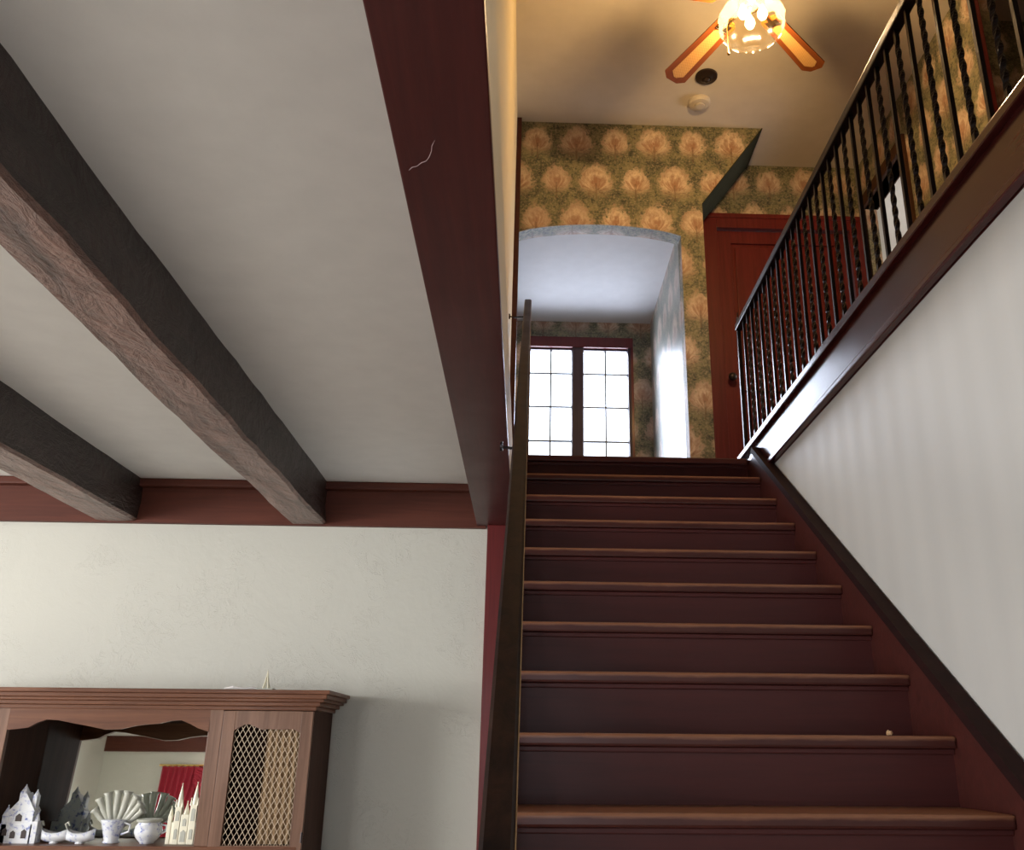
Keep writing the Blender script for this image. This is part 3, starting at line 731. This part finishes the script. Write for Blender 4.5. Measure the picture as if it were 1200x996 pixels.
# base cabinet
cbox('base_cabinet', 'cab', XL-.03, XRr+.03, 4.02, HB, FL+.06, -.53); cbox('counter', 'cab', XL-.05, XRr+.05, 3.99, HB, -.53, -.50, bev=.006)
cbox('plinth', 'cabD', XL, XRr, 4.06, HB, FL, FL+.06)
for i in range(3):
    x0 = XL+.0+i*.58; dr = cbox('base_door', 'cabZ', x0, x0+.55, 4.0, 4.02, FL+.10, -.57, bev=.004)
    bm = bmesh.new(); tube(bm, [(x0+.5, 4.0, -.9), (x0+.5, 3.975, -.9)], [.012,.014], 10); obj('knob', bm, 'brass', dr)

# ------------------------------------------------------------------ porcelain on the hutch shelf
G = 'porcelain ornaments on the hutch shelf'
def tower(name, label, cat, cx, y, z, sc, m, spires, wins, g=G):
    t = thing(name, label, cat, (cx, y, z), g)
    bm = bmesh.new()
    for (x0, x1, y0, y1, h) in spires['blocks']: box(bm, cx+x0*sc, cx+x1*sc, y+y0*sc, y+y1*sc, z, z+h*sc, .002)
    obj('body', bm, m, t)
    for (px_, py_, r, z0, z1) in spires['cones']:
        bm = bmesh.new(); bmesh.ops.create_cone(bm, cap_ends=True, segments=8, radius1=r*sc, radius2=.0008, depth=(z1-z0)*sc, matrix=Matrix.Translation((cx+px_*sc, y+py_*sc, z+(z0+z1)/2*sc)))
        bmesh.ops.create_uvsphere(bm, u_segments=6, v_segments=5, radius=.003, matrix=Matrix.Translation((cx+px_*sc, y+py_*sc, z+z1*sc)))
        obj('spire', bm, m, t)
    for (x0, x1, z0, z1, yy) in wins:
        bm = bmesh.new(); w_ = (x1-x0)
        prism(bm, [(cx+x0*sc, z+z0*sc), (cx+x1*sc, z+z0*sc), (cx+x1*sc, z+(z1-.4*w_)*sc), (cx+(x0+x1)/2*sc, z+z1*sc), (cx+x0*sc, z+(z1-.4*w_)*sc)], 'Y', y+yy*sc-.002, y+yy*sc+.001)
        obj('window', bm, 'blackp' if m == 'china' else 'grey_china', t)
    return t
# blue and white castle on the left
SY = 4.20
ca = tower('castle_figurine', 'blue and white porcelain castle at the left end of the shelf', 'figurine', -2.085, SY, ST, 1.0, 'china',
      {'blocks': [(-.095,.045,-.03,.03,.075), (-.065,.04,-.028,.028,.125), (-.035,-.012,-.02,.02,.20), (.018,.036,-.015,.015,.185), (-.085,-.06,-.03,-.005,.11)],
       'cones': [(-.0235,0,.020,.195,.225), (.027,0,.016,.18,.205), (-.072,-.018,.019,.105,.145), (.052,-.01,.014,.08,.12)]},
      [(-.03,-.005,.085,.115,-.028), (-.075,-.055,.03,.06,-.03), (-.04,-.02,.02,.05,-.03), (.005,.025,.02,.055,-.03)])
bm = bmesh.new(); cx = -2.085
prism(bm, [(cx-.068, ST+.122), (cx+.043, ST+.122), (cx-.005, ST+.195)], 'Y', SY-.026, SY+.026); obj('gable_roof', bm, 'china', ca)
bm = bmesh.new(); box(bm, cx+.035, cx+.065, SY-.03, SY+.02, ST, ST+.085, .002); obj('turret', bm, 'china', ca)
# two little boat shaped dishes
def boat(cx, y, label):
    t = thing('boat_dish', label, 'dish', (cx, y, ST), G)
    bm = bmesh.new(); rings = []
    for i in range(13):
        u = -1+2*i/12; w_ = .030*math.sqrt(max(.02, 1-u*u)); zt = .040+.018*u*u; x = cx+u*.058
        ring = [(x, y-w_, ST+zt), (x, y-w_*.8, ST+.018), (x, y-w_*.3, ST+.004+.01*u*u), (x, y+w_*.3, ST+.004+.01*u*u), (x, y+w_*.8, ST+.018), (x, y+w_, ST+zt), (x, y+w_*.7, ST+zt-.004), (x, y, ST+.016+.015*u*u), (x, y-w_*.7, ST+zt-.004)]
        rings.append([bm.verts.new(p) for p in ring])
    for a, b_ in zip(rings, rings[1:]):
        for k in range(9): bm.faces.new((a[k], a[(k+1) % 9], b_[(k+1) % 9], b_[k]))
    bm.faces.new(rings[0]); bm.faces.new(rings[-1][::-1])
    obj('bowl', bm, 'china', t, smooth=True)
    bm = bmesh.new(); tube(bm, [(cx-.055, y, ST+.05), (cx-.068, y, ST+.075), (cx-.058, y, ST+.082), (cx-.05, y, ST+.066)], [.004,.005,.005,.003], 8); obj('handle', bm, 'grey_china', t, smooth=True)
    bm = bmesh.new(); lathe(bm, [(.018, 0), (.014, .006), (.010, .012)], (cx, y, ST), 14); obj('foot', bm, 'china', t)
boat(-1.955, SY, 'small boat shaped white dish next to the porcelain castle')
boat(-1.845, SY-.01, 'small boat shaped white dish next to the finger vase')
# finger vase
vx = -1.725
v = thing('finger_vase', 'fan shaped grey finger vase with a flowered white base', 'vase', (vx, SY+.02, ST), G)
bm = bmesh.new(); lathe(bm, [(.030, 0), (.034, .004), (.028, .012), (.036, .04), (.050, .085), (.052, .09), (.02, .092)], (vx, SY+.01, ST), 24); obj('base', bm, 'china', v, smooth=True)
for i, a in enumerate((-50, -33, -17, -2, 13, 28, 42, 54)):
    L = (.125, .155, .165, .168, .168, .163, .150, .135)[i]; ra = math.radians(a); zb = ST+.06; yy = SY+.025+.006*(i % 2)
    bx0 = vx+math.sin(ra)*.03
    ex, ez = vx+math.sin(ra)*L*.98, zb+math.cos(ra)*L*.86
    bm = bmesh.new(); mx_, mz = (bx0+ex)/2+.004*math.copysign(1, a), (zb+ez)/2
    tube(bm, [(bx0, yy, zb), (mx_, yy, mz), (ex-(ex-mx_)*.2, yy, ez-(ez-mz)*.2), (ex, yy, ez)], [.010, .013, .0145, .021], 12)
    obj('finger_tube', bm, 'grey_china', v, smooth=True)
bm = bmesh.new(); tube(bm, [(vx+.048, SY, ST+.08), (vx+.075, SY, ST+.072), (vx+.072, SY, ST+.045), (vx+.042, SY, ST+.035)], .0045, 8); obj('handle', bm, 'china', v, smooth=True)
# sugar bowl
bx = -1.572
s_ = thing('sugar_bowl', 'round blue flowered white pot with a dark rim beside the finger vase', 'bowl', (bx, SY, ST), G)
bm = bmesh.new(); lathe(bm, [(.028, 0), (.030, .006), (.046, .022), (.056, .045), (.052, .068), (.043, .080), (.046, .086), (.040, .086), (.038, .078)], (bx, SY, ST), 28); obj('pot', bm, 'china', s_, smooth=True)
bm = bmesh.new(); lathe(bm, [(.044, .082), (.052, .088), (.052, .094), (.042, .095)], (bx, SY, ST), 28); obj('rim', bm, 'grey_china', s_, smooth=True)
for sg in (1,):
    bm = bmesh.new(); tube(bm, [(bx+sg*.048, SY, ST+.072), (bx+sg*.072, SY, ST+.070), (bx+sg*.074, SY, ST+.048), (bx+sg*.055, SY, ST+.038)], .004, 8); obj('handle', bm, 'china', s_, smooth=True)
# cathedral
tower('cathedral_figurine', 'cream porcelain cathedral with tall spires at the right end of the shelf', 'figurine', -1.42, SY, ST, 1.0, 'cream',
      {'blocks': [(-.062,.062,-.03,.05,.085), (-.040,-.014,-.035,-.005,.145), (.022,.050,-.035,-.005,.155), (-.012,.020,-.034,0,.115), (-.066,-.050,-.032,-.012,.11)],
       'cones': [(-.027,-.02,.016,.143,.235), (.036,-.02,.017,.153,.240), (.004,-.02,.014,.113,.165), (-.058,-.022,.010,.108,.145), (-.040,-.032,.005,.143,.17), (-.014,-.032,.005,.143,.168), (.022,-.032,.005,.150,.178), (.050,-.032,.005,.150,.178)]},
      [(-.034,-.020,.09,.13,-.035), (.029,.043,.09,.14,-.035), (-.006,.014,.01,.055,-.034), (-.033,-.021,.02,.06,-.035), (.030,.042,.02,.06,-.035), (-.003,.011,.07,.10,-.034)])
# bits on top of the hutch
t = thing('spike_ornament', 'tiny pale spike ornament standing on top of the hutch', 'ornament', (-1.12, 4.10, .20))
bm = bmesh.new(); box(bm, -1.155, -1.085, 4.075, 4.125, .20, .208, .002); obj('base', bm, 'grey_china', t)
bm = bmesh.new()
for k in range(4):
    a = PI/4+k*PI/2; tube(bm, [(-1.12+.016*math.cos(a), 4.10+.016*math.sin(a), .206), (-1.12+.007*math.cos(a), 4.10+.007*math.sin(a), .24), (-1.12, 4.10, .285)], [.004,.003,.0015], 6)
obj('spike', bm, 'cream', t)
bm = bmesh.new(); tube(bm, [(-1.29, 4.07, .205), (-1.25, 4.065, .211), (-1.21, 4.07, .205), (-1.175, 4.08, .209), (-1.15, 4.085, .206)], [.003,.006,.004,.006,.003], 6)
tag(obj('ribbon', bm, 'lace'), 'crumpled white strip lying on top of the hutch beside the spike', 'ribbon')

# scrap on a stair
bm = bmesh.new(); y8, z8 = nose(8)
bmesh.ops.create_icosphere(bm, subdivisions=2, radius=.007, matrix=Matrix.Translation((.965, y8+.03, z8+.006)))
for vv in bm.verts: vv.co += Vector([noise.noise(vv.co*300+Vector((i*9, 0, 0))) for i in range(3)])*.005; vv.co.z = max(vv.co.z, z8+.0005)
tag(obj('wood_scrap', bm, 'crumb'), 'tiny pale crumb on a lower stair tread near the right skirting', 'crumb')

# ------------------------------------------------------------------ red curtains on the wall opposite (seen in the mirror)
cu = thing('curtain', 'red draped curtain with a swag seen in the hutch mirror', 'curtain', (-4.55, -4.9, .8))
def drape(x0t, x1t, x0b, x1b, zt, zb, y, pleats, name):
    bm = bmesh.new(); nx, nz = 72, 24; R_ = []
    for t in (0, .006):
        G_ = []
        for j in range(nz+1):
            v_ = j/nz; e = v_**1.6; a = x0t+(x0b-x0t)*e; b_ = x1t+(x1b-x1t)*e
            G_.append([bm.verts.new((a+(b_-a)*i/nx, y+t+.03*math.sin(i/nx*pleats*2*PI), zt+(zb-zt)*v_)) for i in range(nx+1)])
        R_.append(G_)
    for G_ in R_:
        for j in range(nz):
            for i in range(nx): bm.faces.new((G_[j][i], G_[j][i+1], G_[j+1][i+1], G_[j+1][i]))
    return obj(name, bm, 'curtain', cu, smooth=True)
drape(-5.10, -4.35, -5.15, -4.85, .82, -.6, -4.88, 9, 'drape')
drape(-3.45, -2.75, -3.0, -2.7, .82, -.6, -4.88, 9, 'drape')
bm = bmesh.new()
for k in range(7):
    d_ = k*.05; pts = []
    for i in range(17):
        u = i/16; pts.append((-4.62+u*1.7, -4.83-.0*k, .80-d_*.6-(.10+d_*1.5)*4*u*(1-u)))
    tube(bm, pts, .022, 6)
obj('swag', bm, 'curtain', cu, smooth=True)
bm = bmesh.new(); tube(bm, [(-5.15,-4.9,.84), (-2.65,-4.9,.84)], .015, 10); obj('rod', bm, 'brass', cu)

# lift everything from eye-relative heights to floor = 0
for o in list(C.objects):
    if o.parent is None and o.type in {'MESH', 'EMPTY'}: o.location.z += EYE
